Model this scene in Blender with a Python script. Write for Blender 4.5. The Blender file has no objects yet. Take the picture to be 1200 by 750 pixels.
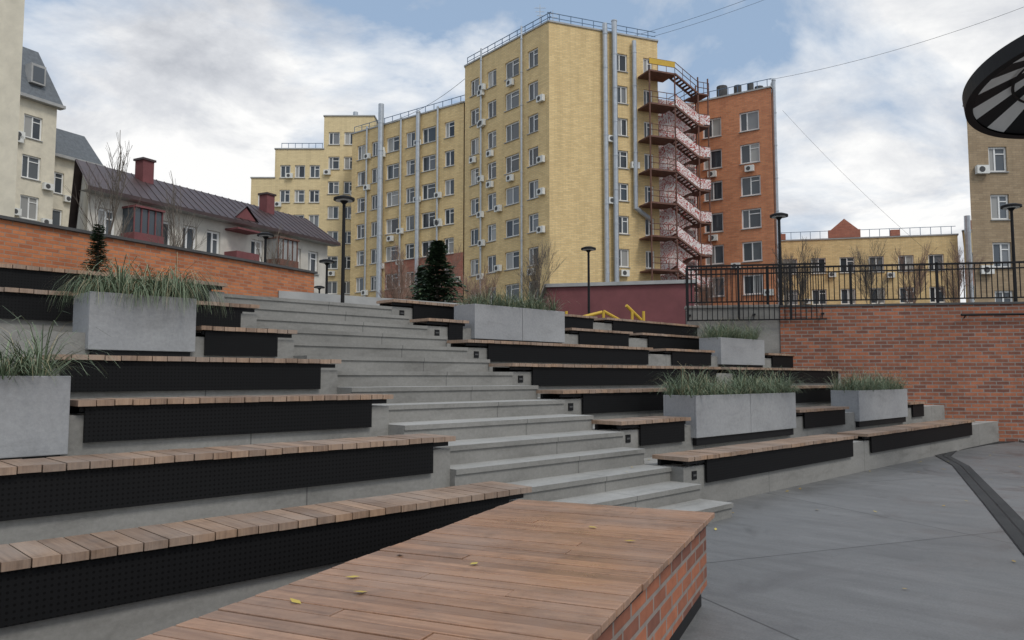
import bpy, math, random
from mathutils import Vector, Matrix, Quaternion
random.seed(7)
sc=bpy.context.scene
H=1.4
PSI=math.radians(45.2)
FH=Vector((math.cos(PSI),math.sin(PSI),0)); RT=Vector((math.sin(PSI),-math.cos(PSI),0))
def C(lat,fwd,z=0):
    v=FH*fwd+RT*lat; return Vector((v.x,v.y,z))

# ---------------------------------------------------------------- materials
def newmat(name):
    m=bpy.data.materials.new(name); m.use_nodes=True
    nt=m.node_tree; b=nt.nodes['Principled BSDF']; return m,nt,b
def N(nt,t,**k):
    n=nt.nodes.new(t)
    for a,v in k.items():
        if a in n.inputs.keys(): n.inputs[a].default_value=v
        else: setattr(n,a,v)
    return n
def L(nt,a,b): nt.links.new(a,b)
def ramp(nt,fac,stops):
    r=nt.nodes.new('ShaderNodeValToRGB'); e=r.color_ramp.elements
    while len(e)<len(stops): e.new(.5)
    for i,(p,c) in enumerate(stops):
        e[i].position=p; e[i].color=(c[0],c[1],c[2],1)
    L(nt,fac,r.inputs['Fac']); return r.outputs['Color']
def noise(nt,vec,scale,detail=5,rough=.55,dist=0):
    n=N(nt,'ShaderNodeTexNoise'); n.inputs['Scale'].default_value=scale; n.inputs['Detail'].default_value=detail
    n.inputs['Roughness'].default_value=rough; n.inputs['Distortion'].default_value=dist
    if vec is not None: L(nt,vec,n.inputs['Vector'])
    return n.outputs['Fac']
def mapping(nt,vec,scale=(1,1,1),loc=(0,0,0),rot=(0,0,0)):
    m=N(nt,'ShaderNodeMapping'); m.inputs['Scale'].default_value=scale; m.inputs['Location'].default_value=loc; m.inputs['Rotation'].default_value=rot
    L(nt,vec,m.inputs['Vector']); return m.outputs['Vector']
def mix(nt,fac,a,b,mode='MIX'):
    m=nt.nodes.new('ShaderNodeMix'); m.data_type='RGBA'; m.blend_type=mode
    for s,v in ((0,fac),(6,a),(7,b)):
        if hasattr(v,'is_linked') or hasattr(v,'links'): L(nt,v,m.inputs[s])
        else:
            m.inputs[s].default_value = v if s==0 else (v[0],v[1],v[2],1)
    return m.outputs[2]
def math_(nt,op,a,b=0.0):
    m=N(nt,'ShaderNodeMath',operation=op)
    for i,v in enumerate((a,b)):
        if hasattr(v,'links'): L(nt,v,m.inputs[i])
        else: m.inputs[i].default_value=v
    return m.outputs[0]
def bump(nt,b,h,strength=.3,dist=.01):
    n=N(nt,'ShaderNodeBump'); n.inputs['Strength'].default_value=strength; n.inputs['Distance'].default_value=dist
    L(nt,h,n.inputs['Height']); L(nt,n.outputs['Normal'],b.inputs['Normal'])
def uvn(nt): return N(nt,'ShaderNodeTexCoord').outputs['UV']
def objc(nt): return N(nt,'ShaderNodeTexCoord').outputs['Object']
def rnd(nt): return N(nt,'ShaderNodeNewGeometry').outputs['Random Per Island']

def concrete(name,c0,c1,joints=0,rough=.85,st_=.5):
    m,nt,b=newmat(name); o=objc(nt)
    big=noise(nt,o,.8,6,.6,.4); fine=noise(nt,o,30,6,.7)
    col=ramp(nt,big,[(.3,c0),(.7,c1)])
    f2=ramp(nt,fine,[(.3,(.86,.86,.86)),(.7,(1.08,1.08,1.08))])
    col=mix(nt,1.0,col,f2,'MULTIPLY')
    st=noise(nt,mapping(nt,uvn(nt),(.6,1.8,1)),2.4,9,.7,.4)
    s2=ramp(nt,st,[(.32,(.5,.49,.47)),(.48,(.95,.95,.95)),(.62,(1.08,1.08,1.08))])
    col=mix(nt,st_,col,s2,'MULTIPLY')
    if joints:
        sx=N(nt,'ShaderNodeSeparateXYZ'); L(nt,o,sx.inputs[0])
        fr=math_(nt,'FRACT',math_(nt,'DIVIDE',sx.outputs[0],joints))
        lt=math_(nt,'LESS_THAN',fr,.004)
        col=mix(nt,math_(nt,'MULTIPLY',lt,.6),col,(.07,.07,.07))
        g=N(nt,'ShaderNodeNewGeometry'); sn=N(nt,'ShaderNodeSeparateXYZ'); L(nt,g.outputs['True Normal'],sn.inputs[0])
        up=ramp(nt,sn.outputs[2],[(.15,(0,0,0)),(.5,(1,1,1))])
        col=mix(nt,1.0,col,mix(nt,up,(.78,.77,.75),(1.15,1.15,1.14)),'MULTIPLY')  # light contrast put into the colour: treads lighter, risers darker
    L(nt,col,b.inputs['Base Color']); b.inputs['Roughness'].default_value=rough
    bump(nt,b,fine,.3,.005); return m
M={}
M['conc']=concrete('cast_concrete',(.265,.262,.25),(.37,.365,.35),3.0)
M['concD']=concrete('planter_concrete',(.29,.295,.305),(.35,.355,.36),0,.8,.3)
m,nt,b=newmat('plaza_pavement'); o=objc(nt)
big=noise(nt,o,.3,6,.6,.6); mid=noise(nt,mapping(nt,o,(3.0,.5,1),(0,0,0),(0,0,math.radians(20))),1.6,9,.72,.2); fine=noise(nt,o,70,4,.7); wet=noise(nt,o,1.3,8,.65,.8)
col=ramp(nt,big,[(.3,(.140,.141,.142)),(.7,(.185,.186,.186))])
col=mix(nt,.8,col,ramp(nt,mid,[(.3,(.72,.72,.72)),(.7,(1.2,1.2,1.2))]),'MULTIPLY')
col=mix(nt,.5,col,ramp(nt,fine,[(.3,(.6,.6,.6)),(.7,(1.35,1.35,1.35))]),'MULTIPLY')
col=mix(nt,.5,col,ramp(nt,wet,[(.36,(.6,.6,.61)),(.46,(1,1,1))]),'MULTIPLY')
br=N(nt,'ShaderNodeTexBrick'); br.offset=0; br.inputs['Scale'].default_value=1; br.inputs['Brick Width'].default_value=3.4; br.inputs['Row Height'].default_value=3.0
br.inputs['Mortar Size'].default_value=.008; br.inputs['Color1'].default_value=(.93,.93,.93,1); br.inputs['Color2'].default_value=(1.08,1.08,1.08,1); br.inputs['Mortar'].default_value=(.3,.3,.3,1)
L(nt,mapping(nt,o,(1,1,1),(.4,1.0,0),(0,0,math.radians(23))),br.inputs['Vector'])
col=mix(nt,1.0,col,br.outputs['Color'],'MULTIPLY')
L(nt,col,b.inputs['Base Color'])
rr=ramp(nt,wet,[(.36,(.36,.36,.36)),(.6,(.62,.62,.62))]); L(nt,rr,b.inputs['Roughness'])
bump(nt,b,fine,.25,.004); M['plaza']=m
def wood(name,cd,cl,rough,grey=.45,gc=(.33,.285,.25)):
    m,nt,b=newmat(name); u=uvn(nt)
    r=rnd(nt)
    cmb=N(nt,'ShaderNodeCombineXYZ'); L(nt,math_(nt,'MULTIPLY',r,37.0),cmb.inputs[2])
    va=N(nt,'ShaderNodeVectorMath',operation='ADD'); L(nt,mapping(nt,u,(45,2.2,1)),va.inputs[0]); L(nt,cmb.outputs[0],va.inputs[1])
    g=noise(nt,va.outputs[0],1.0,6,.65,.8)
    col=ramp(nt,g,[(.25,cd),(.75,cl)])
    v=ramp(nt,r,[(0,(.76,.75,.75)),(.5,(1,1,1)),(1,(1.18,1.15,1.1))])
    col=mix(nt,1.0,col,v,'MULTIPLY')
    w=noise(nt,objc(nt),1.6,6,.65)
    col=mix(nt,ramp(nt,w,[(.42,(0,0,0)),(.68,(grey,)*3)]),col,gc)
    w2=noise(nt,objc(nt),5,6,.7)
    col=mix(nt,1.0,col,ramp(nt,w2,[(.3,(.72,.72,.72)),(.5,(1,1,1))]),'MULTIPLY')
    L(nt,col,b.inputs['Base Color']); 
    L(nt,ramp(nt,w,[(.3,(rough-.1,)*3),(.7,(rough+.2,)*3)]),b.inputs['Roughness'])
    bump(nt,b,g,.4,.003); return m
M['wood']=wood('bench_wood',(.19,.118,.078),(.42,.285,.195),.5,.5)
M['deck']=wood('deck_wood',(.22,.108,.062),(.47,.275,.17),.34,.3)
m,nt,b=newmat('black_painted_metal'); b.inputs['Base Color'].default_value=(.009,.009,.01,1); b.inputs['Roughness'].default_value=.55; b.inputs['Specular IOR Level'].default_value=.25; M['blk']=m
m,nt,b=newmat('perforated_black_metal'); u=uvn(nt)
sp=N(nt,'ShaderNodeSeparateXYZ'); L(nt,u,sp.inputs[0])
fx=math_(nt,'SUBTRACT',math_(nt,'FRACT',math_(nt,'MULTIPLY',sp.outputs[0],33.0)),.5)
fy=math_(nt,'SUBTRACT',math_(nt,'FRACT',math_(nt,'MULTIPLY',sp.outputs[1],33.0)),.5)
d=math_(nt,'ADD',math_(nt,'MULTIPLY',fx,fx),math_(nt,'MULTIPLY',fy,fy))
h=math_(nt,'LESS_THAN',d,.05)
L(nt,mix(nt,h,(.0085,.0085,.009),(.002,.002,.002)),b.inputs['Base Color']); b.inputs['Roughness'].default_value=.6; b.inputs['Specular IOR Level'].default_value=.15; M['perf']=m
def brick(name,c1,c2,mort,bw=.25,rh=.077,ms=.008,var=(.6,1.3),bias=0,bs=.5,mx=.7):
    m,nt,b=newmat(name); u=uvn(nt)
    br=N(nt,'ShaderNodeTexBrick'); i=br.inputs
    i['Scale'].default_value=1; i['Brick Width'].default_value=bw; i['Row Height'].default_value=rh; i['Mortar Size'].default_value=ms
    i['Mortar Smooth'].default_value=.1; i['Bias'].default_value=bias
    i['Color1'].default_value=(*c1,1); i['Color2'].default_value=(*c2,1); i['Mortar'].default_value=(*mort,1)
    L(nt,u,i['Vector'])
    n1=noise(nt,u,.45,6,.65,.3); n2=noise(nt,u,9,5,.7)
    n3=noise(nt,mapping(nt,u,(1.6,.12,1)),1.0,6,.6,.2)
    col=mix(nt,mx,br.outputs['Color'],ramp(nt,n1,[(.3,(var[0]+.15,)*3),(.7,(var[1]-.1,)*3)]),'MULTIPLY')
    col=mix(nt,mx*.7,col,ramp(nt,n2,[(.3,(var[0],)*3),(.7,(var[1],)*3)]),'MULTIPLY')
    col=mix(nt,mx*.6,col,ramp(nt,n3,[(.35,(.78,.77,.76)),(.55,(1.03,1.03,1.03))]),'MULTIPLY')
    L(nt,col,b.inputs['Base Color']); b.inputs['Roughness'].default_value=.85
    bump(nt,b,math_(nt,'SUBTRACT',1.0,br.outputs['Fac']),bs,.008); return m
M['brickW']=brick('red_brick',(.37,.13,.065),(.14,.056,.040),(.24,.205,.18),.26,.082,.011,(.65,1.35),-.1,.5,.75)
M['brickO']=brick('orange_brick',(.60,.215,.085),(.38,.12,.052),(.36,.23,.16),.26,.08,.010,(.75,1.2),0,.5,.6)
M['yel']=brick('yellow_brick',(.83,.62,.305),(.70,.505,.24),(.58,.46,.28),.5,.15,.014,(.82,1.12),0,.2)
M['yel2']=brick('pale_yellow_brick',(.80,.65,.37),(.71,.57,.32),(.64,.51,.32),.5,.15,.012,(.84,1.12),0,.2)
M['ora']=brick('orange_facing_brick',(.66,.27,.13),(.52,.195,.095),(.46,.27,.17),.5,.15,.014,(.78,1.17),0,.2)
M['redb']=brick('red_facing_brick',(.46,.18,.12),(.36,.13,.09),(.33,.19,.14),.5,.15,.012,(.75,1.2),0,.2)
M['tan']=brick('tan_brick',(.40,.30,.19),(.32,.235,.145),(.28,.22,.15),.5,.15,.012,(.75,1.2),0,.2)
def plain(name,c,rough=.8,var=.25,scale=1.5,metal=0):
    m,nt,b=newmat(name); n=noise(nt,objc(nt),scale,7,.65,.3)
    lo=[x*(1-var) for x in c]; hi=[x*(1+var) for x in c]
    L(nt,ramp(nt,n,[(.3,lo),(.7,hi)]),b.inputs['Base Color']); b.inputs['Roughness'].default_value=rough; b.inputs['Metallic'].default_value=metal; return m
M['cream']=plain('cream_plaster',(.68,.625,.50),.9,.12)
M['house']=plain('white_silicate_brick',(.58,.55,.49),.9,.2,.8)
M['maroon']=plain('maroon_plaster',(.19,.065,.068),.85,.15)
M['roofD']=plain('dark_roof_sheet',(.062,.038,.037),.5,.3)
M['roofG']=plain('grey_roof_shingle',(.13,.145,.16),.7,.25,4)
M['roofF']=plain('bitumen_roof',(.08,.08,.08),.9,.2)
M['trim']=plain('grey_trim',(.38,.38,.37),.6,.15)
M['white']=plain('white_paint',(.78,.78,.76),.5,.08)
M['acw']=plain('ac_casing',(.72,.72,.68),.5,.1)
M['steel']=plain('galvanised_steel',(.45,.48,.51),.38,.15,3,.5)
M['rust']=plain('brown_painted_steel',(.15,.07,.05),.7,.3,3)
M['yelp']=plain('yellow_paint',(.6,.38,.04),.6,.1)
M['asph']=plain('upper_ground_paving',(.10,.10,.095),.9,.3,.6)
M['bark']=plain('tree_bark',(.15,.125,.10),.95,.3,3)
M['barkR']=plain('reddish_twigs',(.25,.165,.125),.95,.3,3)
M['soil']=plain('soil',(.03,.024,.018),1,.4,12)
M['blue']=plain('blue_paint',(.10,.17,.27),.6,.1)
m,nt,b=newmat('window_glass'); r=rnd(nt)
L(nt,ramp(nt,r,[(0,(.03,.036,.045)),(.5,(.07,.085,.1)),(.75,(.2,.21,.22)),(1,(.42,.41,.38))]),b.inputs['Base Color']); b.inputs['Roughness'].default_value=.1; M['glass']=m
m,nt,b=newmat('mural_paint'); u=uvn(nt)
n=noise(nt,u,.9,3,.5,2.8); 
c=ramp(nt,n,[(.40,(.74,.70,.67)),(.41,(.42,.08,.065)),(.455,(.42,.08,.065)),(.465,(.76,.72,.70)),(.54,(.76,.72,.70)),(.55,(.44,.085,.07)),(.60,(.44,.085,.07)),(.61,(.74,.70,.67))])
L(nt,c,b.inputs['Base Color']); b.inputs['Roughness'].default_value=.8; M['mural']=m
def leafm(name,a,b_,rough=.6):
    m,nt,b=newmat(name); r=rnd(nt)
    L(nt,ramp(nt,r,[(0,a),(1,b_)]),b.inputs['Base Color']); b.inputs['Roughness'].default_value=rough; return m
M['grass']=leafm('ornamental_grass_blades',(.055,.095,.045),(.22,.27,.17))
M['dry']=leafm('dry_grass_blades',(.26,.23,.13),(.42,.36,.22))
M['needle']=leafm('spruce_needles',(.022,.045,.026),(.07,.11,.055))
M['yleaf']=leafm('yellow_leaf',(.40,.25,.04),(.6,.48,.1))

# ---------------------------------------------------------------- builder
class B:
    def __init__(s): s.v=[];s.f=[];s.m=[];s.mats=[]
    def mi(s,k):
        if k not in s.mats: s.mats.append(k)
        return s.mats.index(k)
    def poly(s,pts,k):
        i=len(s.v); s.v+= [tuple(p) for p in pts]; s.f.append(tuple(range(i,i+len(pts)))); s.m.append(s.mi(k))
    def hexa(s,c,k):
        i=len(s.v); s.v+=[tuple(p) for p in c]; mi=s.mi(k)
        for f in ((3,2,1,0),(4,5,6,7),(0,1,5,4),(1,2,6,5),(2,3,7,6),(3,0,4,7)):
            s.f.append(tuple(i+j for j in f)); s.m.append(mi)
    def box(s,x0,x1,y0,y1,z0,z1,k):
        s.hexa([(x0,y0,z0),(x1,y0,z0),(x1,y1,z0),(x0,y1,z0),(x0,y0,z1),(x1,y0,z1),(x1,y1,z1),(x0,y1,z1)],k)
    def fbox(s,p0,e,n,u0,u1,z0,z1,o0,o1,k):
        def q(u,o,z): w=p0+e*u+n*o; return (w.x,w.y,z)
        s.hexa([q(u0,o1,z0),q(u1,o1,z0),q(u1,o0,z0),q(u0,o0,z0),q(u0,o1,z1),q(u1,o1,z1),q(u1,o0,z1),q(u0,o0,z1)],k)
    def cyl(s,p,q,r0,r1,n,k,caps=True):
        p=Vector(p);q=Vector(q);d=(q-p)
        if d.length<1e-6: return
        d.normalize(); a=d.orthogonal().normalized(); b=d.cross(a)
        i=len(s.v); mi=s.mi(k)
        for (c,r) in ((p,r0),(q,r1)):
            for j in range(n):
                t=2*math.pi*j/n; w=c+a*math.cos(t)*r+b*math.sin(t)*r; s.v.append(tuple(w))
        for j in range(n):
            j2=(j+1)%n; s.f.append((i+j,i+j2,i+n+j2,i+n+j)); s.m.append(mi)
        if caps:
            s.f.append(tuple(i+n-1-j for j in range(n))); s.m.append(mi)
            s.f.append(tuple(i+n+j for j in range(n))); s.m.append(mi)
    def prism(s,pts,z0,z1,k,ktop=None,sides=True):
        a=sum(pts[i][0]*pts[(i+1)%len(pts)][1]-pts[(i+1)%len(pts)][0]*pts[i][1] for i in range(len(pts)))
        if a<0: pts=pts[::-1]
        s.poly([(p[0],p[1],z1) for p in pts],ktop or k)
        if sides:
            for i in range(len(pts)):
                p=pts[i];q=pts[(i+1)%len(pts)]
                s.poly([(p[0],p[1],z0),(q[0],q[1],z0),(q[0],q[1],z1),(p[0],p[1],z1)],k)
    def obj(s,name,parent=None,bevel=0,smooth=False):
        me=bpy.data.meshes.new(name); me.from_pydata(s.v,[],s.f)
        for k in s.mats: me.materials.append(M[k])
        me.polygons.foreach_set('material_index',s.m); me.update()
        uv=me.uv_layers.new(name='UVMap').data
        for p in me.polygons:
            n=p.normal
            if abs(n.z)>.7: tx,ty=1,0; top=True
            else:
                l=math.hypot(n.x,n.y) or 1; tx,ty=-n.y/l,n.x/l; top=False
            for li in p.loop_indices:
                c=me.vertices[me.loops[li].vertex_index].co
                uv[li].uv=(c.x,c.y) if top else (c.x*tx+c.y*ty,c.z)
            if smooth: p.use_smooth=True
        o=bpy.data.objects.new(name,me); sc.collection.objects.link(o)
        if parent: o.parent=parent
        if bevel:
            b=o.modifiers.new('bevel','BEVEL'); b.width=bevel; b.segments=2; b.limit_method='ANGLE'
        return o
def empty(name):
    o=bpy.data.objects.new(name,None); sc.collection.objects.link(o); o.empty_display_size=.2; return o

# ---------------------------------------------------------------- amphitheatre
R_=.342
S=lambda i:.555+R_*(i-1)
T=lambda i:S(i)-.11
YL=lambda i:4.228+.904*(i-1)
YR=lambda i:4.56+.872*(i-1)
XL=4.385; XR=7.1
def tier_section(name,x0,x1,prof,bv=.012):
    b=B(); n=len(prof)
    b.poly([(x1,y,z) for y,z in prof],'conc')
    b.poly([(x0,y,z) for y,z in reversed(prof)],'conc')
    for i in range(n):
        (y0,z0),(y1,z1)=prof[i],prof[(i+1)%n]
        b.poly([(x0,y0,z0),(x0,y1,z1),(x1,y1,z1),(x1,y0,z0)][::-1],'conc')
    return b.obj(name,None,bv)
def prof_rows(Y,back):
    p=[(Y(1)+.04,-.3)]
    for i in range(1,8):
        p.append((Y(i)+.04,T(i)))
        p.append((Y(i+1)+.04 if i<7 else back,T(i)))
    p.append((back,-.3)); return p
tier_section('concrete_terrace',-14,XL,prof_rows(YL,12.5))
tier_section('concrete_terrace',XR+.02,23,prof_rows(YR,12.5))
YA=lambda i:(YL(i)+YR(i))/2-.05
y1=YA(1)+.16
# staircase profile: small overhang added to each tread so a shade line separates steps
st=[(y1-.46,.148),(y1-.10,.297),(y1+.26,T(1))]
for i in range(1,7):
    st.append((YA(i)+.16+(.6 if i==1 else .44),T(i)+R_/2)); st.append((YA(i+1)+.16,T(i+1)))
p=[(st[0][0],-.3)]; zprev=-.3
for (yy,z) in st:
    p+=[(yy,z-.045-.004),(yy-.018,z-.045-.004),(yy-.018,z-.004)] if True else []
    zprev=z
    nxt=[q for q in st if q[0]>yy]
    p.append(((nxt[0][0] if nxt else 12.5),z-.004))
p.append((12.5,-.3))
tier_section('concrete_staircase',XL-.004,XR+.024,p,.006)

def bench(xa,xb,y,s,ins_a=.06,ins_b=.06):
    b=B()
    n=max(1,round((xb-xa)/.125)); w=(xb-xa)/n
    for k in range(n):
        x=xa+k*w; j=random.uniform(-.004,.004); jz=random.uniform(-.002,.002)
        b.box(x+.004,x+w-.004,y-.035+j,y+.42+j,s-.042+jz,s+jz,'wood')
    b.box(xa+ins_a,xb-ins_b,y,y+.018,s-.30,s-.046,'perf')
    b.box(xa+.04,xb-.04,y+.021,y+.06,s-.085,s-.047,'blk')
    b.box(xa+.04,xb-.04,y+.34,y+.38,s-.108,s-.047,'blk')
    k=xa+.3
    while k<xb-.1:
        b.box(k,k+.04,y+.062,y+.338,s-.108,s-.05,'blk'); k+=1.2
    b.obj('wooden_bench',None)
def step_light(x,y,s):
    b=B(); b.box(x-.045,x+.045,y+.03,y+.038,s-.25,s-.16,'blk'); b.box(x-.03,x+.03,y+.026,y+.0295,s-.215,s-.195,'roofF'); b.obj('step_light')
left={1:[(-13.5,XL)],2:[(-13.5,XL)],3:[(-13.5,-1.2),(1.68,XL)],4:[(1.75,XL)],5:[(3.3,XL)],6:[(-13.5,XL)],7:[(-13.5,XL)]}
for i,l in left.items():
    for a,c in l: bench(a,c,YL(i),S(i),.06,.22 if c==XL else .06)
XE=17.5
right={1:[(XR,11.6),(11.95,XE)],2:[(XR,8.55),(11.6,13.5),(16.5,XE)],3:[(XR,11.6),(11.9,XE)],4:[(XR,12.3),(12.6,XE)],
 5:[(XR,11.5),(11.9,13.6),(15.8,XE)],6:[(XR,7.9),(10.3,12.1),(12.4,17.0)],7:[(XR,9.5),(9.8,12.1),(12.4,16.3)]}
for i,l in right.items():
    for a,c in l:
        bench(a,c,YR(i),S(i),.42 if a==XR else .25,.1)
        if a==XR: step_light(a+.22,YR(i),S(i))

# ---------------------------------------------------------------- planters with grass
def blades(b,cx,cy,cz,n,ln,spread,droop,key,w=.005):
    for _ in range(n):
        a=random.uniform(0,2*math.pi); el=random.uniform(.1,1.0); l=ln*random.uniform(.5,1.15)
        d=Vector((math.cos(a),math.sin(a),0)); pos=Vector((cx,cy,cz))+d*random.uniform(0,.06)
        vel=(d*spread*el+Vector((0,0,1))).normalized(); side=Vector((-d.y,d.x,0)); seg=5
        prev=None; last=None
        for k in range(seg+1):
            ww=w*(1-k/seg*.8)
            cur=(pos-side*ww,pos+side*ww)
            if prev: 
                i=len(b.v); b.v+=[tuple(prev[0]),tuple(prev[1]),tuple(cur[1]),tuple(cur[0])] if k==1 else [tuple(cur[1]),tuple(cur[0])]
                if k==1: b.f.append((i,i+1,i+2,i+3)); last=(i+3,i+2)
                else: b.f.append((last[0],last[1],i,i+1)); last=(i+1,i)
                b.m.append(b.mi(key))
            prev=cur; pos=pos+vel*l/seg; vel=(vel+Vector((0,0,-droop*(k+1)/seg))+d*.06).normalized()
def planter(x0,x1,y,zb,zt,depth,segs=1):
    e=empty('planter_box')
    b=B(); L_=(x1-x0)/segs
    for k in range(segs):
        a=x0+k*L_+(.008 if k else 0); c=x0+(k+1)*L_; t=.03
        b.box(a,c,y,y+t,zb,zt,'concD'); b.box(a,c,y+depth-t,y+depth,zb,zt,'concD')
        b.box(a,a+t,y+t,y+depth-t,zb,zt,'concD'); b.box(c-t,c,y+t,y+depth-t,zb,zt,'concD')
        b.box(a+t,c-t,y+t,y+depth-t,zb+.02,zt-.05,'soil')
    b.obj('box',e,.006)
    b=B(); b.box(x0+.04,x1-.04,y+.03,y+depth-.03,zb-.10,zb,'blk'); b.obj('base',e)
def grass(x0,x1,y,zt,depth,ln,droop,clump=.2,per=70,dry=.12,spread=.9):
    b=B(); x=x0+.1
    while x<x1-.04:
        yy=y+.09
        while yy<y+depth-.04:
            cx=x+random.uniform(-.05,.05); cy=yy+random.uniform(-.03,.03)
            q=ln*random.uniform(.55,1.25)
            blades(b,cx,cy,zt-.05,int(per*random.uniform(.6,1.3)),q,spread,droop*random.uniform(.8,1.3),'grass'); 
            blades(b,cx,cy,zt-.05,int(per*dry),q*1.15,spread,droop,'dry',.0035)
            yy+=clump
        x+=clump*random.uniform(.85,1.25)
    b.obj('ornamental_grass')
def plantset(x0,x1,y,s,depth,ln,droop,segs=1,dz=0,per=70,h=.54,spread=.9):
    zb=s-.27+dz; planter(x0,x1,y,zb,zb+h,depth,segs); grass(x0,x1,y,zb+h,depth,ln,droop,.17,per,.14,spread)
plantset(.35,1.63,YL(3)-.05,S(3),.5,.55,1.0,1,-.10,75,spread=1.2)
plantset(2.25,3.24,YL(5)-.05,S(5),.5,.66,1.7,1,0,100,spread=.95)
plantset(8.0,10.1,YR(6)-.05,S(6),.5,.50,.8,2,.0,40)
plantset(8.65,11.45,YR(2)-.05,S(2),.5,.55,.8,2,0,50,spread=1.1)
plantset(13.8,15.6,YR(5)-.05,S(5),.5,.62,.8,1,0,40)
plantset(13.9,16.3,YR(2)-.05,S(2),.5,.55,.8,1,0,40,spread=1.1)

# ---------------------------------------------------------------- ground
b=B(); b.poly([(-600,-600,0),(600,-600,0),(600,600,0),(-600,600,0)],'plaza'); b.obj('ground')
b=B(); b.prism([(-400,11.5),(60,11.5),(700,300),(700,900),(-400,900)],0.02,T(7)-.02,'asph'); b.obj('upper_terrain')
WA=C(4.1,18.15); wd=(RT*1+FH*(-.173)).normalized(); wn=Vector((wd.y,-wd.x,0))
ZT=H+1.62
def wpt(s,o=0): return WA+wd*s+wn*o
b=B(); b.prism([tuple(wpt(-.02,-.1))[:2],tuple(wpt(40,-.1))[:2],tuple(wpt(40,-60))[:2],tuple(wpt(3,-60))[:2]],0.02,ZT-.05,'asph'); b.obj('terrace_ground')
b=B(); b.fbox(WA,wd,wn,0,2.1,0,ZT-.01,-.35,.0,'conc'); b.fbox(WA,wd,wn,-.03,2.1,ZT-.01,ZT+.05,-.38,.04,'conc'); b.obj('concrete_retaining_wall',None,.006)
e=empty('brick_retaining_wall')
b=B(); b.fbox(WA,wd,wn,2.1,40,0,ZT-.02,-.35,.03,'brickW'); b.obj('wall',e)
b=B(); b.fbox(WA,wd,wn,2.08,40,ZT-.02,ZT+.03,-.38,.06,'roofF'); b.obj('coping',e,.006)
b=B()
b.cyl(wpt(5.9,.14)+Vector((0,0,ZT-.25)),wpt(14,.14)+Vector((0,0,ZT-.25)),.028,.028,8,'blk')
for k in range(6):
    s=6.0+k*1.4; b.cyl(wpt(s,.03)+Vector((0,0,ZT-.31)),wpt(s,.14)+Vector((0,0,ZT-.25)),.014,.014,6,'blk')
b.obj('wall_handrail')
b=B(); b.fbox(WA,wd,wn,7,40,-.05,.05,.03,.25,'conc'); b.obj('kerb',None,.006)
b=B(); z0=ZT+.05; zt=z0+.90
b.fbox(WA,wd,wn,0,38,zt-.04,zt,-.2,-.15,'blk'); b.fbox(WA,wd,wn,0,38,z0+.08,z0+.11,-.19,-.16,'blk'); b.fbox(WA,wd,wn,0,38,zt-.16,zt-.13,-.19,-.16,'blk')
s=0
k=0
while s<38:
    if k%16==0: b.fbox(WA,wd,wn,s,s+.05,z0-.02,zt+.02,-.2,-.15,'blk')
    else: b.fbox(WA,wd,wn,s,s+.018,z0+.11,zt-.04,-.184,-.166,'blk')
    s+=.115; k+=1
b.obj('metal_railing')
b=B(); zl=ZT-.32; zh=ZT+.98
b.fbox(WA,wd,wn,0,3.1,zh-.04,zh,.12,.16,'blk'); b.fbox(WA,wd,wn,0,3.1,zl,zl+.03,.12,.15,'blk')
s=0;k=0
while s<3.1:
    w=.05 if k%10==0 else .018
    b.fbox(WA,wd,wn,s,s+w,zl+.03,zh-.04,.12,.12+w*.8,'blk'); s+=.115;k+=1
for s in(.05,1.5,3.0): b.fbox(WA,wd,wn,s,s+.05,ZT-.2,ZT-.16,.0,.12,'blk')
b.obj('metal_railing')

# drainage channel
b=B()
dp=[C(11.2,17.3),C(9.8,16.3),C(8.4,15.0),C(7.65,13.9),C(7.1,12.4),C(5.3,8.6),C(4.15,6.2),C(2.9,3.6),C(1.2,0),C(-1.6,-6)]
for i in range(len(dp)-1):
    p,q=dp[i],dp[i+1]; l=(q-p).length; d=(q-p).normalized(); n=Vector((d.y,-d.x,0))
    b.fbox(p,d,n,-.02,l+.02,-.02,.006,-.12,.12,'blk')
    s=0
    while s<l-.03:
        b.fbox(p,d,n,s,s+.018,.006,.011,-.11,-.01,'roofF'); b.fbox(p,d,n,s,s+.018,.006,.011,.01,.11,'roofF'); s+=.05
b.obj('drain_grate')
b=B()
def leaf(p,s=1):
    a=random.uniform(0,6.28); u=Vector((math.cos(a),math.sin(a),random.uniform(-.1,.25)))*.032*s; v=Vector((-math.sin(a),math.cos(a),0))*.017*s
    b.poly([p-u,p-v*.9-u*.2,p+u,p+v],'yleaf')
for _ in range(150):
    if random.random()<.7: leaf(C(random.uniform(1.5,10),random.uniform(3.5,15),.012),random.uniform(.6,1.2))
    else: leaf(C(random.uniform(-3,.5),random.uniform(2.6,4.5),.012))
for _ in range(60):
    i=random.randint(1,6); leaf(Vector((random.uniform(0,7),YL(i)+random.uniform(.5,.85),T(i)+.012)),.9) if random.random()<.5 else leaf(Vector((random.uniform(7,15),YR(i)+random.uniform(.5,.85),T(i)+.012)),.9)
b.obj('fallen_leaves')

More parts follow.
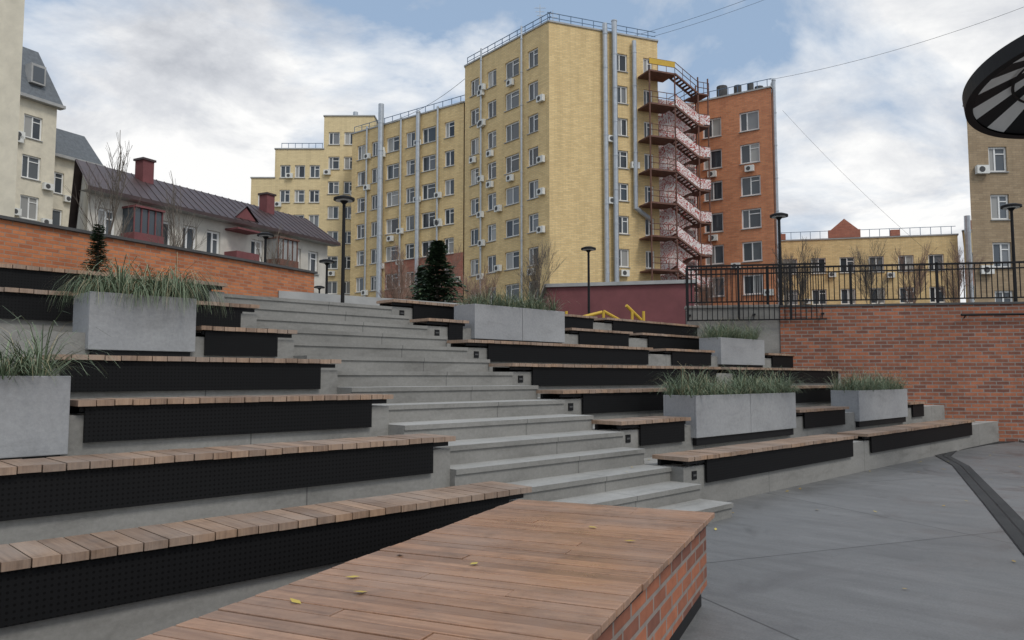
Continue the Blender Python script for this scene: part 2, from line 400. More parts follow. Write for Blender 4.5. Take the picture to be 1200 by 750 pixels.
# ---------------------------------------------------------------- wooden platform
e=empty('wooden_deck_platform')
o0=C(.06,5.42); ex=(RT*-.4+FH*-.917).normalized(); ey=Vector((-ex.y,ex.x,0))
MX=Matrix(((ex.x,ey.x,0,o0.x),(ex.y,ey.y,0,o0.y),(0,0,1,0),(0,0,0,1)))
e.matrix_world=MX
ZD=H-.84; LN=5.2; W=1.29
b=B(); x=0; k=0
while x<LN:
    cut=W*(.33 if k%2 else .66)+random.uniform(-.03,.03)
    jz=random.uniform(-.002,.002)
    if k%5==2 or k%7==0:
        b.box(x,x+.088,-.02,cut-.002,ZD-.03+jz,ZD+jz,'deck'); b.box(x,x+.088,cut+.002,W+.02,ZD-.03-jz,ZD-jz,'deck')
    else: b.box(x,x+.088,-.02+random.uniform(-.003,.003),W+.02+random.uniform(-.003,.003),ZD-.03+jz,ZD+jz,'deck')
    x+=.096; k+=1
b.obj('deck_boards',e,.003)
b=B(); b.box(.02,LN-.02,.02,W-.02,ZD-.075,ZD-.032,'blk'); b.obj('deck_frame',e)
b=B(); b.box(.03,LN-.03,.03,W-.03,.12,ZD-.076,'brickW'); b.obj('brick_base',e)
b=B(); b.box(.06,LN-.06,.06,W-.06,0,.119,'blk'); b.obj('plinth',e)
b=B()
for _ in range(9): leaf(Vector((random.uniform(.6,3.3),random.uniform(.1,1.1),ZD+.008)))
b.obj('leaves',e)

# ---------------------------------------------------------------- buildings
class Bld:
    def __init__(s,name): s.e=empty(name); s.w=B(); s.g=B(); s.f=B(); s.x=B(); s.r=B()
    def facade(s,p0,p1,z0,z1,cols,rows,mat,skip=None,depth=.18,mull=1,ac=0,fr='white'):
        d=p1-p0; d.z=0; Ln=d.length; e=d/Ln; n=Vector((e.y,-e.x,0))
        mf=mat if callable(mat) else (lambda u,z:mat)
        cs=[(c-w/2,c+w/2) for c,w in cols]; rs=[(r-h/2,r+h/2) for r,h in rows]
        us=sorted({0,Ln,*[x for c in cs for x in c]}); zz=sorted({z0,z1,*[x for r in rs for x in r]})
        def q(u,z,o=0): v=p0+e*u+n*o; return (v.x,v.y,z)
        for i in range(len(us)-1):
            for j in range(len(zz)-1):
                u0,u1,a,c=us[i],us[i+1],zz[j],zz[j+1]
                isw=(u0,u1) in cs and (a,c) in rs
                if isw and skip and skip(cs.index((u0,u1)),rs.index((a,c))): isw=False
                k=mf((u0+u1)/2,(a+c)/2)
                if not isw: s.w.poly([q(u0,a),q(u1,a),q(u1,c),q(u0,c)],k); continue
                D=-depth
                s.w.poly([q(u0,a),q(u1,a),q(u1,a,D),q(u0,a,D)],k); s.w.poly([q(u0,c,D),q(u1,c,D),q(u1,c),q(u0,c)],k)
                s.w.poly([q(u0,a),q(u0,a,D),q(u0,c,D),q(u0,c)],k); s.w.poly([q(u1,a,D),q(u1,a),q(u1,c),q(u1,c,D)],k)
                mid=u0+(u1-u0)*(.5 if random.random()<.5 else .38)
                s.g.poly([q(u0,a,D),q(mid,a,D),q(mid,c,D),q(u0,c,D)],'glass'); s.g.poly([q(mid,a,D),q(u1,a,D),q(u1,c,D),q(mid,c,D)],'glass')
                t=.12; F=lambda A,Bb,Cc,Dd,o=.05: s.f.fbox(p0,e,n,A,Bb,Cc,Dd,D+.003,D+o,fr)
                F(u0,u0+t,a,c); F(u1-t,u1,a,c); F(u0+t,u1-t,a,a+t); F(u0+t,u1-t,c-t,c)
                if mull:
                    F(mid-.05,mid+.05,a+t,c-t)
                    if random.random()<.5: F(mid+.05,u1-t,c-.5,c-.43)
                s.x.fbox(p0,e,n,u0-.05,u1+.05,a-.06,a-.003,-.02,.10,'trim')
                if random.random()<ac:
                    side=random.choice((-1,1)); uc=(u0-.55 if side<0 else u1+.55); zc=a+random.uniform(-.5,.4)
                    if random.random()<.3: uc=(u0+u1)/2; zc=a-.55
                    uc=min(max(uc,.5),Ln-.5)
                    s.x.fbox(p0,e,n,uc-.4,uc+.4,zc-.28,zc+.28,.06,.36,'acw')
                    v=p0+e*(uc-.08)+n*.362; v2=p0+e*(uc-.08)+n*.372
                    s.x.cyl((v.x,v.y,zc),(v2.x,v2.y,zc),.2,.2,10,'roofF')
        return e,n,Ln
    def body(s,pts,z0,z1,k,skip=(),kroof='roofF',coping=True):
        P=[(p.x,p.y) for p in pts]
        n=len(P)
        area=sum(P[i][0]*P[(i+1)%n][1]-P[(i+1)%n][0]*P[i][1] for i in range(n))
        s.r.prism(P,z0,z1-.15,k,kroof,sides=False)
        for i in range(n):
            if i in skip: continue
            p,q=P[i],P[(i+1)%n]
            f=[(p[0],p[1],z0),(q[0],q[1],z0),(q[0],q[1],z1),(p[0],p[1],z1)]
            s.w.poly(f if area>0 else f[::-1],k)
        if coping:
            for i in range(n):
                p=pts[i];q=pts[(i+1)%n]; d=(q-p); d.z=0; l=d.length
                if l<.2: continue
                d.normalize(); nn=Vector((d.y,-d.x,0))*(1 if area>0 else -1)
                s.r.fbox(p,d,nn,-.05,l+.05,z1+.002,z1+.14,-.35,.10,'trim')
    def done(s):
        for bb,nm in ((s.w,'walls'),(s.g,'window_glass'),(s.f,'window_frames'),(s.x,'fittings'),(s.r,'roof')):
            if bb.f: bb.obj(nm,s.e)
zg=2.2
def pipe(b,p0,e,n,u,z0,z1,r=.18,off=.3,k='steel'):
    v=p0+e*u+n*off; b.cyl((v.x,v.y,z0),(v.x,v.y,z1),r,r,10,k)
    z=z0+2
    while z<z1:
        b.cyl((v.x,v.y,z),(v.x,v.y,z+.1),r+.03,r+.03,10,k); z+=3
t=Bld('yellow_apartment_tower')
c0=C(3.13,64.0); cL=C(-4.58,73.6); cR=C(13.1,67.9)
zt=31.6
rows=[(29.1-2.9*k,1.6) for k in range(10)]
e,n,Ln=t.facade(cL,c0,zg,zt,[(1.6,1.4),(4.3,1.4),(7.3,2.0),(10.2,1.4)],rows,lambda u,z:'yel',ac=.6)
for u in(2.9,8.9): pipe(t.x,cL,e,n,u,zg,zt+.8,.09,.2)
e,n,Ln=t.facade(c0,cR,zg,zt,[(7.0,1.2),(9.7,.95)],rows,'yel',ac=.3)
pipe(t.x,c0,e,n,5.2,zg,zt+.6,.22,.35); pipe(t.x,c0,e,n,6.1,6.5,zt+1.0,.24,.4); pipe(t.x,c0,e,n,8.1,16,zt-.5,.2,.35)
v=c0+e*6.1+n*.4; v2=c0+e*7.4+n*.6; t.x.cyl((v.x,v.y,6.6),(v2.x,v2.y,5.2),.24,.24,10,'steel')
v=c0+e*8.1+n*.35; v2=c0+e*9.6+n*.35; t.x.cyl((v.x,v.y,16.1),(v2.x,v2.y,15.2),.2,.2,10,'steel')
back=(FH*14)
t.body([c0,cR,cR+back,cL+back+RT*2,cL],zg,zt,'yel',skip=(0,4))
for (a,b_) in ((cL,c0),(c0,cR)):
    d=b_-a; l=d.length; d.normalize(); nn=Vector((d.y,-d.x,0))
    t.r.fbox(a,d,nn,0,l,zt+.95,zt+1.0,-.3,-.25,'blue'); t.r.fbox(a,d,nn,0,l,zt+.55,zt+.59,-.3,-.25,'blue')
    u=0
    while u<l: t.r.fbox(a,d,nn,u,u+.05,zt+.14,zt+1.0,-.3,-.25,'blue'); u+=1.1
for (la,fw,h) in ((2.5,67,3.0),(3.6,66,2.0),(4.2,68,1.8),(1,70,1.6),(9,70,1.5)):
    p=C(la,fw); t.r.cyl((p.x,p.y,zt-.2),(p.x,p.y,zt+h),.05,.03,5,'steel')
    for j in range(3):
        q=RT*(.5-.1*j); zz=zt+h-.3-j*.35; t.r.cyl((p.x-q.x,p.y-q.y,zz),(p.x+q.x,p.y+q.y,zz),.025,.025,4,'steel')
t.done()
# fire escape
b=B(); e=(cR-c0); e.z=0; e.normalize(); n=Vector((e.y,-e.x,0))
def rail(p,q,zA,zB,o):
    for dz in(.5,1.0):
        a=c0+e*p+n*o; c=c0+e*q+n*o; b.cyl((a.x,a.y,zA+dz),(c.x,c.y,zB+dz),.035,.035,5,'rust')
    m_=max(2,int(abs(q-p)/.8))
    for j in range(m_+1):
        tt=j/m_; a=c0+e*(p+(q-p)*tt)+n*o; z=zA+(zB-zA)*tt; b.cyl((a.x,a.y,z),(a.x,a.y,z+1.0),.025,.025,4,'rust')
for k in range(9):
    z=28.0-2.9*k
    if z<3.5: break
    b.fbox(c0,e,n,8.6,11.2,z-.14,z,.05,2.0,'rust')
    if k==0: b.fbox(c0,e,n,8.6,11.2,z+.5,z+1.0,1.98,2.03,'yelp')
    rail(8.6,11.2,z,z,2.0)
    if z-2.9<1: continue
    zz=z-1.45
    for (u0,u1,z0_,z1_,o0_,o1_) in ((11.2,13.6,z,zz,1.1,2.0),(13.6,11.2,zz,z-2.9,.1,1.0)):
        for o_ in(o0_,o1_):
            a=c0+e*u0+n*o_; c=c0+e*u1+n*o_; b.cyl((a.x,a.y,z0_-.05),(c.x,c.y,z1_-.05),.1,.1,4,'rust')
        for j in range(8):
            tt=(j+.5)/8; u=u0+(u1-u0)*tt; zq=z0_+(z1_-z0_)*tt; b.fbox(c0,e,n,u-.14,u+.14,zq-.03,zq,o0_,o1_,'rust')
        if o1_>1.5 or k%2==0: rail(u0,u1,z0_,z1_,o1_)
    b.fbox(c0,e,n,13.6,14.7,zz-.12,zz,.05,2.05,'rust'); rail(13.6,14.7,zz,zz,2.05)
    # patterned screen panels filling the outer balustrade
    if 1<=k<=7:
        for (ua,ub,za,zb2,o_) in ((11.2,13.6,z,zz,2.05),(13.62,14.7,zz,zz,2.10)):
            P=[]
            for (u,zq) in((ua,za+.08),(ub,zb2+.08),(ub,zb2+.94),(ua,za+.94)):
                v=c0+e*u+n*o_; P.append((v.x,v.y,zq))
            b.poly(P,'mural')
for (u,o) in ((8.65,1.95),(11.2,1.95),(13.6,1.95),(14.65,1.95),(14.65,.1)):
    a=c0+e*u+n*o; b.cyl((a.x,a.y,zg),(a.x,a.y,28),.07,.07,6,'rust')
b.obj('fire_escape_stairs')
b=B()
b.fbox(c0,e,n,10.72,14.9,6.0,26.4,-.35,-.2,'mural'); b.obj('mural_wall')
w=Bld('yellow_apartment_wing')
wL=C(-17.6,83.7); wR=C(-4.7,73.8)
zt2=28.1
rows2=[(25.8-2.9*k,1.6) for k in range(8)]
e,n,Ln=w.facade(wL,wR,zg,zt2,[(1.5,1.3),(3.8,1.3),(6.4,1.9),(9.0,1.3),(11.6,1.9),(14.4,1.3)],rows2,lambda u,z:'redb' if (z<13.1 and u>6.) else 'yel',ac=.5)
for u,r in((2.6,.1),(5.0,.3),(7.8,.1),(10.4,.22),(13.0,.1)): pipe(w.x,wL,e,n,u,zg,zt2+(2.2 if r>.25 else .3),r,r+.1)
w.body([wL,wR,wR+FH*14,wL+FH*14],zg,zt2,'yel',skip=(0,))
w.r.fbox(wL,e,n,0,Ln,zt2+.85,zt2+.9,-.3,-.25,'blue')
u=0
while u<Ln: w.r.fbox(wL,e,n,u,u+.05,zt2+.14,zt2+.9,-.3,-.25,'blue'); u+=1.2
w.done()
w=Bld('stepped_apartment_building')
for (a,c,z1,cols) in ((-30.1,-27.4,24.3,[(1.4,1.2)]),(-27.4,-21.8,27.7,[(1.2,1.2),(2.9,1.2),(4.6,1.2)]),(-21.8,-16.0,31.6,[(1.2,1.3),(3.0,1.3),(4.8,1.3)])):
    p=C(a,88); q=C(c,88)
    w.facade(p,q,zg,z1,cols,[(z1-2.6-2.9*k,1.5) for k in range(7)],'yel2',ac=.3)
    w.body([p,q,q+FH*12,p+FH*12],zg,z1,'yel2',skip=(0,))
p=C(-19,92); w.r.cyl((p.x,p.y,31),(p.x,p.y,33.5),.3,.3,8,'steel')
p=C(-26.8,88.4); q=C(-22,88.4); d=(q-p).normalized(); nn=Vector((d.y,-d.x,0))
w.r.fbox(p,d,nn,0,4.8,28.5,28.56,0,.05,'blue')
for j in range(7): w.r.fbox(p,d,nn,j*.79,j*.79+.05,27.7,28.5,0,.05,'blue')
w.done()
w=Bld('orange_apartment_block')
oL=C(17.0,72.3); oR=C(23.3,68.0); zo=27.4
e,n,Ln=w.facade(oL,oR,zg,zo,[(2.1,1.8),(5.6,1.8)],[(24.7-3.0*k,1.8) for k in range(8)],'ora',ac=.6)
oM=C(12.6,73.2)
w.facade(oM,oL,zg,zo-.3,[],[],'ora')
oB=C(25.2,76)
e2_,n2_,L2=w.facade(oR,oB,zg,zo,[(3,1.0)],[(24.9-3.0*k,1.4) for k in range(8)],'ora',ac=.9)
for u in(.6,1.5,4.6): pipe(w.x,oR,e2_,n2_,u,zg,zo+1.0,.16,.3)
w.body([oM,oL,oR,oB,oB+FH*6,oM+FH*10],zg,zo,'ora',skip=(0,1,2))
for (la,fw,h,r) in ((20,72,1.6,.5),(21.2,71,1.3,.35),(22.4,71,1.5,.3),(23.2,71,1.2,.4)):
    p=C(la,fw); w.r.cyl((p.x,p.y,zo-.2),(p.x,p.y,zo+h),r,r,10,'roofF')
u=0
w.r.fbox(oL,e,n,0,Ln,zo+.9,zo+.95,-.3,-.25,'blue')
while u<Ln: w.r.fbox(oL,e,n,u,u+.05,zo+.14,zo+.9,-.3,-.25,'blue'); u+=.9
w.done()
w=Bld('low_yellow_building')
a=C(28.5,84); c=C(46.5,80); bk=(FH+RT*.4)*12
w.facade(a,c,zg,16.2,[(1.8+2.9*k,1.5) for k in range(6)],[(13.4,1.7),(10,1.7),(6.6,1.7)],'yel',ac=.3)
w.body([a,c,c+bk,a+bk],zg,16.2,'yel',skip=(0,))
d=(c-a); ll=d.length; d.normalize(); nn=Vector((d.y,-d.x,0))
w.r.fbox(a,d,nn,5.8,9.0,16.35,17.2,-.3,.12,'redb')
def qq(u,z,o=.12): v=a+d*u+nn*o; return (v.x,v.y,z)
w.r.poly([qq(6.0,17.2),qq(8.8,17.2),qq(7.4,18.4)],'redb'); w.r.poly([qq(8.8,17.2,-.3),qq(6.0,17.2,-.3),qq(7.4,18.4,-.3)],'redb')
w.r.poly([qq(6.0,17.2),qq(7.4,18.4),qq(7.4,18.4,-.3),qq(6.0,17.2,-.3)],'trim'); w.r.poly([qq(7.4,18.4),qq(8.8,17.2),qq(8.8,17.2,-.3),qq(7.4,18.4,-.3)],'trim')
for u in(.5,12): w.r.fbox(a,d,nn,u,u+.9,16.35,17.0,-.3,.12,'redb')
w.r.fbox(a,d,nn,0,ll,17.2,17.25,-.5,-.45,'blue')
u=0
while u<ll: w.r.fbox(a,d,nn,u,u+.05,16.3,17.2,-.5,-.45,'blue'); u+=1.0
w.done()
w=Bld('ornate_brick_building')
a=C(46.8,79.5); c=C(52,78); bk=(FH+RT*.6)*12
w.facade(a,c,zg,16.5,[(1.3,1.4),(3.8,1.4)],[(13.4,1.7),(10,1.7),(6.6,1.7)],lambda u,z:'redb' if int(z*1.3)%3==0 else 'yel',ac=.3)
w.body([a,c,c+bk,a+bk],zg,16.5,'ora',skip=(0,))
d=(c-a); ll=d.length; d.normalize(); nn=Vector((d.y,-d.x,0)); 
for u in(.2,2.2,4.2): w.r.fbox(a,d,nn,u,u+.9,16.65,17.6,-.3,.1,'redb')
pipe(w.x,a,d,nn,.3,zg,18,.3,.5); w.done()
w=Bld('tan_apartment_block')
a=C(30.3,50.5); c=C(44,50); bk=(FH+RT*.63)*12
w.facade(a,c,zg,19.5,[(1.9,1.2),(5.0,1.6),(8.6,1.6)],[(15.8-3.2*k,1.7) for k in range(5)],'tan',ac=.3)
w.body([a,c,c+bk,a+bk],zg,19.5,'tan',skip=(0,)); w.done()
# left buildings
dd=(RT*.45+FH*.89).normalized()
def mansard(b,p0,p1,z0,z1,ins,depth,k):
    d=(p1-p0); l=d.length; d.normalize(); n=Vector((d.y,-d.x,0))
    def q(u,o,z): v=p0+d*u+n*o; return (v.x,v.y,z)
    b.hexa([q(-.3,.4,z0),q(l+.3,.4,z0),q(l+.3,-depth,z0),q(-.3,-depth,z0),q(ins*.5,-ins,z1),q(l-ins*.5,-ins,z1),q(l-ins*.5,-depth+ins,z1),q(ins*.5,-depth+ins,z1)],k)
    b.fbox(p0,d,n,-.4,l+.4,z0-.25,z0-.003,-.2,.55,'trim')
w=Bld('cream_mansard_building')
a=C(-39.6,60)-dd*8; c=C(-39.6,60)+dd*3.6
w.facade(a,c,zg,23.8,[(1.5,1.5),(4.5,1.5),(7.2,1.5),(9.7,1.5)],[(21.6-3.3*k,1.9) for k in range(6)],'cream',ac=1)
nb=Vector((dd.y,-dd.x,0))*-12
w.body([a,c,c+nb,a+nb],zg,23.8,'cream',skip=(0,),coping=False)
mansard(w.r,a,c,24.0,28.6,1.6,12,'roofG')
w.r.fbox(a,dd,Vector((dd.y,-dd.x,0)),9.2,10.4,25.2,26.8,-.6,.25,'trim'); w.r.fbox(a,dd,Vector((dd.y,-dd.x,0)),9.35,10.25,25.35,26.6,.25,.28,'glass')
w.done()
w=Bld('cream_mansard_building')
a=C(-40.3,66)-dd*.5; c=a+dd*5.2
w.facade(a,c,zg,20.6,[(1.3,1.5),(3.7,1.5)],[(18.4-3.3*k,1.9) for k in range(5)],'cream',ac=.8)
w.body([a,c,c+nb,a+nb],zg,20.6,'cream',skip=(0,),coping=False)
mansard(w.r,a,c,20.85,23.6,1.2,12,'roofG'); w.done()
w=Bld('cream_plaster_building')
a=C(-34,28.5); c=C(-19.9,30.6)
w.facade(a,c,zg,24,[(3,1.5),(6,1.5),(9,1.5)],[(20-3.2*k,1.8) for k in range(5)],'cream')
w.body([a,c,c+(FH-RT*.66).normalized()*10,a+FH*8],zg,24,'cream',skip=(0,)); w.done()
w=Bld('dark_roof_house')
a=C(-20.3,36.6); c=C(-12.4,51.6); e=(c-a).normalized(); ll=(c-a).length; n=Vector((e.y,-e.x,0)); ze=10.4
bv=(FH-RT*.62).normalized()
cols=[(1.0+1.62*k,.95) for k in range(10)]
w.facade(a,c,zg,ze,cols,[(8.9,1.45),(6.2,1.45),(3.6,1.3)],'house',skip=lambda ci,r: ci in(1,5,7),ac=.25)
w.body([a,c,c+bv*12,a+bv*12],zg,ze,'house',skip=(0,),coping=False)
def q(u,o,z):
    v=a+e*u+(n*o if o>=0 else bv*(-o)); return (v.x,v.y,z)
zr=13.2
for sgn in (0,1):
    if sgn==0: P=[q(-.5,.7,ze),q(ll+.5,.7,ze),q(ll+.5,-6,zr),q(-.5,-6,zr)]
    else: P=[q(ll+.5,-12.7,ze),q(-.5,-12.7,ze),q(-.5,-6,zr),q(ll+.5,-6,zr)]
    w.r.poly(P,'roofD')
w.r.poly([q(-.5,.7,ze-.18),q(ll+.5,.7,ze-.18),q(ll+.5,.7,ze-.001),q(-.5,.7,ze-.001)],'roofD')
w.r.poly([q(-.5,.7,ze-.18),q(-.5,0,ze-.18),q(ll+.5,0,ze-.18),q(ll+.5,.7,ze-.18)],'trim')
u=-.4
while u<ll+.4:
    w.r.cyl(q(u,.7,ze+.02),q(u,-6,zr+.02),.025,.025,4,'roofD',False); u+=.55
w.w.poly([q(0,0,ze),q(0,-12,ze),q(0,-6,zr-.2)],'house'); w.w.poly([q(ll,-12,ze),q(ll,0,ze),q(ll,-6,zr-.2)],'house')
w.r.poly([q(9.6-.8,.2,ze+.25),q(9.6+.8,.2,ze+.25),q(9.6,.2,ze+.95)],'maroon')
w.r.poly([q(8.6,.3,ze+.15),q(9.6,.3,ze+1.05),q(9.6,-2.0,ze+1.1),q(8.6,-1,ze+.3)],'roofD'); w.r.poly([q(10.6,.3,ze+.15),q(10.6,-1,ze+.3),q(9.6,-2.0,ze+1.1),q(9.6,.3,ze+1.05)],'roofD')
for u in(3.2,12.6):
    v=a+bv*4.5
    w.r.fbox(v,e,n,u,u+.7,11.8,13.7,-.35,.35,'maroon'); w.r.fbox(v,e,n,u-.08,u+.78,13.7,13.82,-.43,.43,'roofD')
for u in(2.62,9.1,12.34):
    for zc in(8.9,6.2,3.6):
        kk=random.choice(['rust','roofD','maroon'])
        w.x.fbox(a,e,n,u-.85,u+.85,zc-1.3,zc-.35,.003,1.0,kk)
        if random.random()<.7:
            w.x.fbox(a,e,n,u-.8,u+.8,zc-.35,zc+.9,.003,.9,'glass')
            for j in range(5): w.x.fbox(a,e,n,u-.85+j*.40,u-.79+j*.40,zc-.35,zc+.9,.9,.95,kk)
        w.x.fbox(a,e,n,u-.85,u+.85,zc+.9,zc+1.0,.003,1.05,kk)
w.done()
w=Bld('maroon_low_building')
a=C(1.4,31); c=C(7.0,29.6)
w.facade(a,c,zg,5.0,[],[],'maroon'); w.body([a,c,c+FH*6,a+FH*6],zg,5.0,'maroon',skip=(0,)); w.done()

# brick fence wall
e=empty('brick_fence_wall')
a=C(-9.4,14.3); c=C(-5.6,21.8); d=(c-a).normalized(); n=Vector((d.y,-d.x,0)); l=(c-a).length; a=a-d*12
b=B(); b.fbox(a,d,n,0,l+12,2.4,H+2.92,-.3,0,'brickO')
b.obj('wall',e)
b=B(); b.fbox(a,d,n,-.05,l+12.05,H+2.922,H+2.98,-.36,.08,'roofF'); b.obj('coping',e)
b=B(); a2=C(-6.2,20.5); c2=C(-.5,25); d=(c2-a2).normalized(); n=Vector((d.y,-d.x,0)); b.fbox(a2,d,n,0,(c2-a2).length,2.4,3.7,-.3,0,'trim'); b.obj('low_block_wall')

# ---------------------------------------------------------------- lamps
def lamp(lat,fw,h,z0=T(7)-.02,r=.27):
    p=C(lat,fw); b=B()
    b.cyl((p.x,p.y,z0),(p.x,p.y,z0+.5),.075,.075,10,'blk'); b.cyl((p.x,p.y,z0+.5),(p.x,p.y,z0+h-.15),.05,.04,10,'blk')
    b.cyl((p.x,p.y,z0+h-.15),(p.x,p.y,z0+h-.06),.05,.12,12,'blk')
    b.cyl((p.x,p.y,z0+h-.06),(p.x,p.y,z0+h),r,r,24,'blk'); b.cyl((p.x,p.y,z0+h),(p.x,p.y,z0+h+.05),r,r*.5,24,'blk')
    b.cyl((p.x,p.y,z0+h-.075),(p.x,p.y,z0+h-.061),r*.8,r*.8,20,'white')
    b.obj('street_lamp')
lamp(-4.35,19.8,3.55); lamp(2.75,27.6,3.55); lamp(8.2,23.5,3.4,ZT-.05); lamp(14.5,22.2,3.4,ZT-.05); lamp(-8.0,24.9,3.55)
lamp(-10,40,3.6); lamp(-6.5,27,3.0)
b=B()
for (l0,l1,fw,z0,z1) in ((1.9,3.2,27,3.35,3.7),(3.2,4.2,27,3.7,3.2),(4.0,4.6,27,3.9,3.4)):
    p=C(l0,fw);q=C(l1,fw+.4); b.cyl((p.x,p.y,z0),(q.x,q.y,z1),.06,.06,8,'yelp')
for la in(1.9,3.2,4.2,4.6):
    p=C(la,27); b.cyl((p.x,p.y,2.4),(p.x,p.y,3.7),.05,.05,8,'yelp')
b.obj('playground_climbing_frame')

# ---------------------------------------------------------------- trees
def tree_mesh(h,key='bark',seed=1,levels=4,spread=.42,fl=.006):
    rs=random.Random(seed); b=B()
    def br(p,d,l,r,lv,trunk=False):
        n=4 if trunk else 3; cur=p; dd_=d; r=max(r,fl)
        for k in range(n):
            nd=(dd_+Vector((rs.uniform(-1,1),rs.uniform(-1,1),rs.uniform(-.1,.6)))*(.06 if trunk else .14)).normalized()
            nx=cur+nd*l/n; r1=max(r*(1-.28*(k+1)/n),fl*.6)
            b.cyl(cur,nx,r*(1-.28*k/n),r1,6 if lv>2 else 3,key,False)
            cur=nx; dd_=nd
            if lv>0 and (k>0 or not trunk):
                for _ in range(2 if lv>1 else 1+rs.randint(0,1)):
                    a=rs.uniform(0,6.28); o=dd_.orthogonal().normalized(); s_=dd_.cross(o)
                    v=(dd_+(o*math.cos(a)+s_*math.sin(a))*rs.uniform(spread*.7,spread*1.7)+Vector((0,0,.3))).normalized()
                    br(cur,v,l*rs.uniform(.42,.62),r1*.45,lv-1)
        if lv>0: br(cur,dd_,l*.6,r1*.85,lv-1)
    br(Vector((0,0,0)),Vector((0,0,1)),h*.52,h*.0105,levels,True)
    return b
tmesh={}
def tree(lat,fw,h,seed,key='bark',levels=3,z0=2.4):
    k=(seed,key,levels)
    p=C(lat,fw)
    if k not in tmesh:
        bb=tree_mesh(6,key,seed,levels); zm=max(v[2] for v in bb.v)
        o=bb.obj('bare_tree'); tmesh[k]=(o.data,zm)
    else:
        o=bpy.data.objects.new('bare_tree',tmesh[k][0]); sc.collection.objects.link(o)
    o.location=(p.x,p.y,z0); s=h/tmesh[k][1]; o.scale=(s,s,s); o.rotation_euler=(0,0,random.uniform(0,6.28))
tree(-9.2,17.3,4.6,1); tree(-8.1,18.4,3.9,2); tree(-8.0,26.5,4.4,4); tree(-10.4,24,3.9,3)
tree(-5,34,5.0,1,'barkR',4); tree(-3.6,38,5.6,2,'barkR',4); tree(.9,31,4.6,4,'bark',4); tree(-1.6,44,5.6,1,'barkR',4); tree(-7.5,50,6,4,'barkR',4); tree(-5.4,44,5.6,2,'barkR',4); tree(-2.2,36,4.2,4,'barkR',4)
tree(11.8,33,4.2,2,'bark',4,3); tree(13.6,36,5.0,1,'bark',4,3); tree(15.8,34,4.6,3,'bark',4,3); tree(18.6,36,4.8,2,'barkR',4,3); tree(20.8,36,4.8,1,'barkR',4,3); tree(9.9,40,4.2,4,'barkR',4,3)
def spruce(lat,fw,h,r,seed,z0=2.4):
    rs=random.Random(seed); b=B(); p=C(lat,fw)
    b.cyl((0,0,0),(0,0,h*.97),.03*h,.01,7,'bark')
    n=44
    for i in range(n):
        z=h*(.04+.95*i/n); rr=r*(1-z/h)**.9*rs.uniform(.8,1.2)+.04
        for j in range(10):
            a=rs.uniform(0,6.28); l=rr*rs.uniform(.55,1.2); d=Vector((math.cos(a),math.sin(a),-.25+.45*(z/h))); s_=Vector((-math.sin(a),math.cos(a),0))
            for q in range(8):
                t_=(q+.6)/8; c=Vector((0,0,z))+d*l*t_; w_=.11*r*(1-t_*.5)
                for sg in(-1,1):
                    tip=c+s_*sg*w_*1.5+d*.1*r+Vector((0,0,rs.uniform(-.08,.02)*r))
                    b.poly([c-d*.03*r,c+d*.05*r,tip],'needle')
    o=b.obj('spruce_tree'); o.location=(p.x,p.y,z0)
spruce(-2.6,27,3.85,1.5,1); spruce(-3.5,30,3.4,1.1,4)
spruce(-8.15,15.1,2.05,.45,5)

# ---------------------------------------------------------------- round striped canopy
e=empty('round_striped_canopy')
p=C(7.55,9.9); Rr=1.42; tilt=math.radians(13)
e.location=(p.x,p.y,H+3.92)
e.rotation_mode='QUATERNION'
e.rotation_quaternion=Quaternion(RT,-tilt)
b=B(); nseg=96
def ring(r,z,j): a=2*math.pi*j/nseg; return (math.cos(a)*r,math.sin(a)*r,z)
for j in range(nseg):
    b.poly([ring(Rr,-.08,j),ring(Rr,-.08,j+1),ring(Rr,.14,j+1),ring(Rr,.14,j)],'blk')
    b.poly([ring(Rr-.10,-.08,j),ring(Rr-.10,-.08,j+1),ring(Rr,-.08,j+1),ring(Rr,-.08,j)][::-1],'blk')
    b.poly([ring(Rr,.14,j),ring(Rr,.14,j+1),ring(.1,.58,j+1),ring(.1,.58,j)],'blk')
b.obj('rim_and_top',e)
b=B()
for j in range(nseg):
    k='white' if (j//4)%2==0 else 'blk'
    b.poly([ring(Rr-.10,-.05,j),ring(Rr-.10,-.05,j+1),ring(.1,.45,j+1),ring(.1,.45,j)],k)
for r_ in(.8,): 
    for j in range(nseg): zz=-.06+.47*(1-(r_-.1)/(Rr-.2)); b.poly([ring(r_,zz-.03,j),ring(r_,zz-.03,j+1),ring(r_+.04,zz-.03,j+1),ring(r_+.04,zz-.03,j)],'blk')
b.obj('striped_underside',e)
b=B(); b.cyl((p.x,p.y,0),(p.x,p.y,H+4.2),.07,.07,16,'blk'); b.cyl((p.x,p.y,0),(p.x,p.y,.02),.2,.2,16,'blk'); b.obj('canopy_post')

def wire(p,q,sag,r=.03):
    b=B(); pr=None
    for i in range(25):
        t_=i/24; v=p.lerp(q,t_); v.z-=sag*4*t_*(1-t_)
        if pr is not None: b.cyl(pr,v,r,r,4,'blk',False)
        pr=v
    b.obj('overhead_wire')
wire(C(13,70,33),C(45,70,47),1.2,.015); wire(C(9,70,32.5),C(40,60,42),1.5,.015); wire(C(23.5,69,28.5),C(46,55,32),1,.015); wire(C(-17,84,29),C(-3,75,32.5),1.5,.02)
wire(C(25,70,26),C(40,60,5),1,.012)

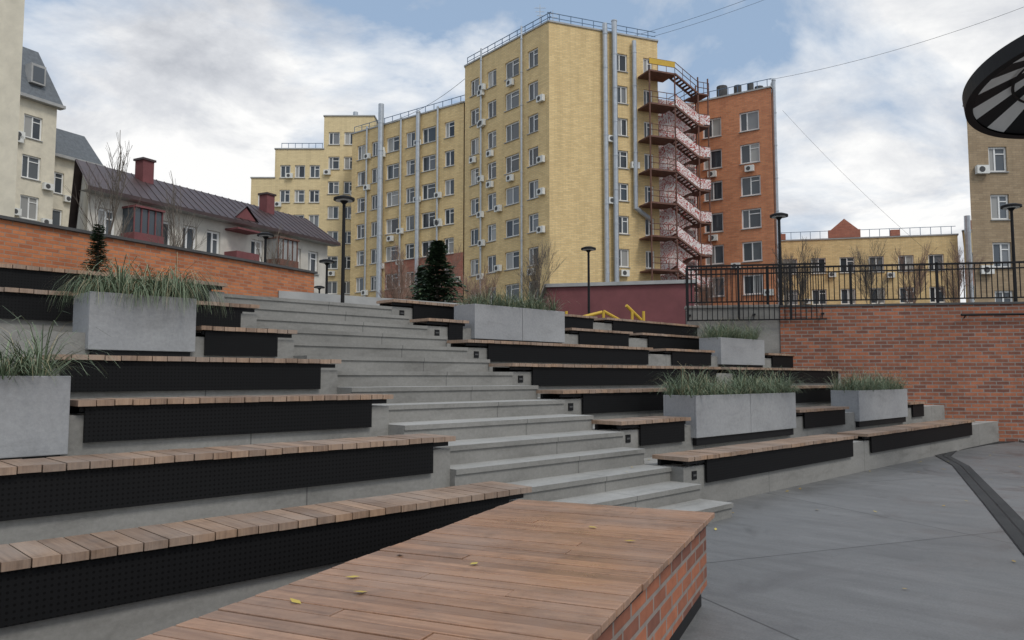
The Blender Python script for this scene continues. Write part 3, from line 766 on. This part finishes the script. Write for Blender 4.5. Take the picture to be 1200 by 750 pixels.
# ---------------------------------------------------------------- world
w=bpy.data.worlds.new('World'); sc.world=w; w.use_nodes=True; nt=w.node_tree
bg=nt.nodes['Background']; bg.inputs['Strength'].default_value=.122
sunaz=math.radians(-100)
SE=math.radians(50)
sky=N(nt,'ShaderNodeTexSky'); sky.sky_type='NISHITA'; sky.sun_disc=False; sky.sun_elevation=SE; sky.sun_rotation=math.pi/2-sunaz
sky.air_density=1.0; sky.dust_density=1.0
tc=N(nt,'ShaderNodeTexCoord').outputs['Generated']
sp=N(nt,'ShaderNodeSeparateXYZ'); L(nt,tc,sp.inputs[0])
zz=math_(nt,'ADD',math_(nt,'MAXIMUM',sp.outputs[2],0.0),.25)
cb=N(nt,'ShaderNodeCombineXYZ'); L(nt,math_(nt,'DIVIDE',sp.outputs[0],zz),cb.inputs[0]); L(nt,math_(nt,'DIVIDE',sp.outputs[1],zz),cb.inputs[1])
v=mapping(nt,cb.outputs[0],(1,1,1),(3.1,1.7,0))
n1=noise(nt,v,1.5,12,.58,.35); n2=noise(nt,mapping(nt,cb.outputs[0],(1,1,1),(8.2,4.4,2)),2.0,11,.62,.4)
def bank(az,el,amp,k):
    az=PSI-math.radians(az); el=math.radians(el)
    dv=(math.cos(el)*math.cos(az),math.cos(el)*math.sin(az),math.sin(el))
    vm=N(nt,'ShaderNodeVectorMath',operation='DOT_PRODUCT'); L(nt,tc,vm.inputs[0]); vm.inputs[1].default_value=dv
    return math_(nt,'MULTIPLY',math_(nt,'EXPONENT',math_(nt,'MULTIPLY',math_(nt,'SUBTRACT',vm.outputs['Value'],1.0),k)),amp)
tot=n1
for bkk in ((-20,15,.13,60),(-23,27,.08,60),(27,14,.10,50),(28,26,.10,40),(-10,22,-.09,60),(-33,23,-.06,90),(13,24,-.06,70),(19,15,-.04,90)):
    tot=math_(nt,'ADD',tot,bank(*bkk))
cov=ramp(nt,tot,[(.41,(0,0,0)),(.48,(.5,.5,.5)),(.58,(1,1,1))])
dk=math_(nt,'ADD',n2,bank(27,28,-.05,30)); dk=math_(nt,'ADD',dk,bank(-24,31,-.09,50)); dk=math_(nt,'ADD',dk,bank(-20,14,.08,50)); dk=math_(nt,'ADD',dk,bank(27,10,.06,60))
ccol=ramp(nt,dk,[(.31,(4.3,4.5,4.9)),(.44,(5.9,6.05,6.35)),(.58,(8.2,8.2,8.15))])
skyc=mix(nt,.7,sky.outputs[0],(3.2,4.3,5.8))
L(nt,mix(nt,cov,skyc,ccol),bg.inputs['Color'])
sd=bpy.data.lights.new('sun','SUN'); sd.energy=1.4; sd.angle=math.radians(16); sd.color=(1,.955,.88)
so=bpy.data.objects.new('sun',sd); sc.collection.objects.link(so)
dirv=Vector((math.cos(sunaz)*math.cos(SE),math.sin(sunaz)*math.cos(SE),math.sin(SE)))
so.rotation_euler=dirv.to_track_quat('Z','Y').to_euler(); so.location=(0,0,30)
cd=bpy.data.cameras.new('camera'); cd.sensor_width=36; cd.lens=27.24; cd.clip_end=3000; cd.clip_start=.05
co=bpy.data.objects.new('camera',cd); sc.collection.objects.link(co); co.location=(0,0,H)
co.rotation_euler=(math.radians(90+4.22),0,PSI-math.pi/2); sc.camera=co
sc.view_settings.view_transform='Standard'; sc.view_settings.look='None'; sc.view_settings.exposure=0
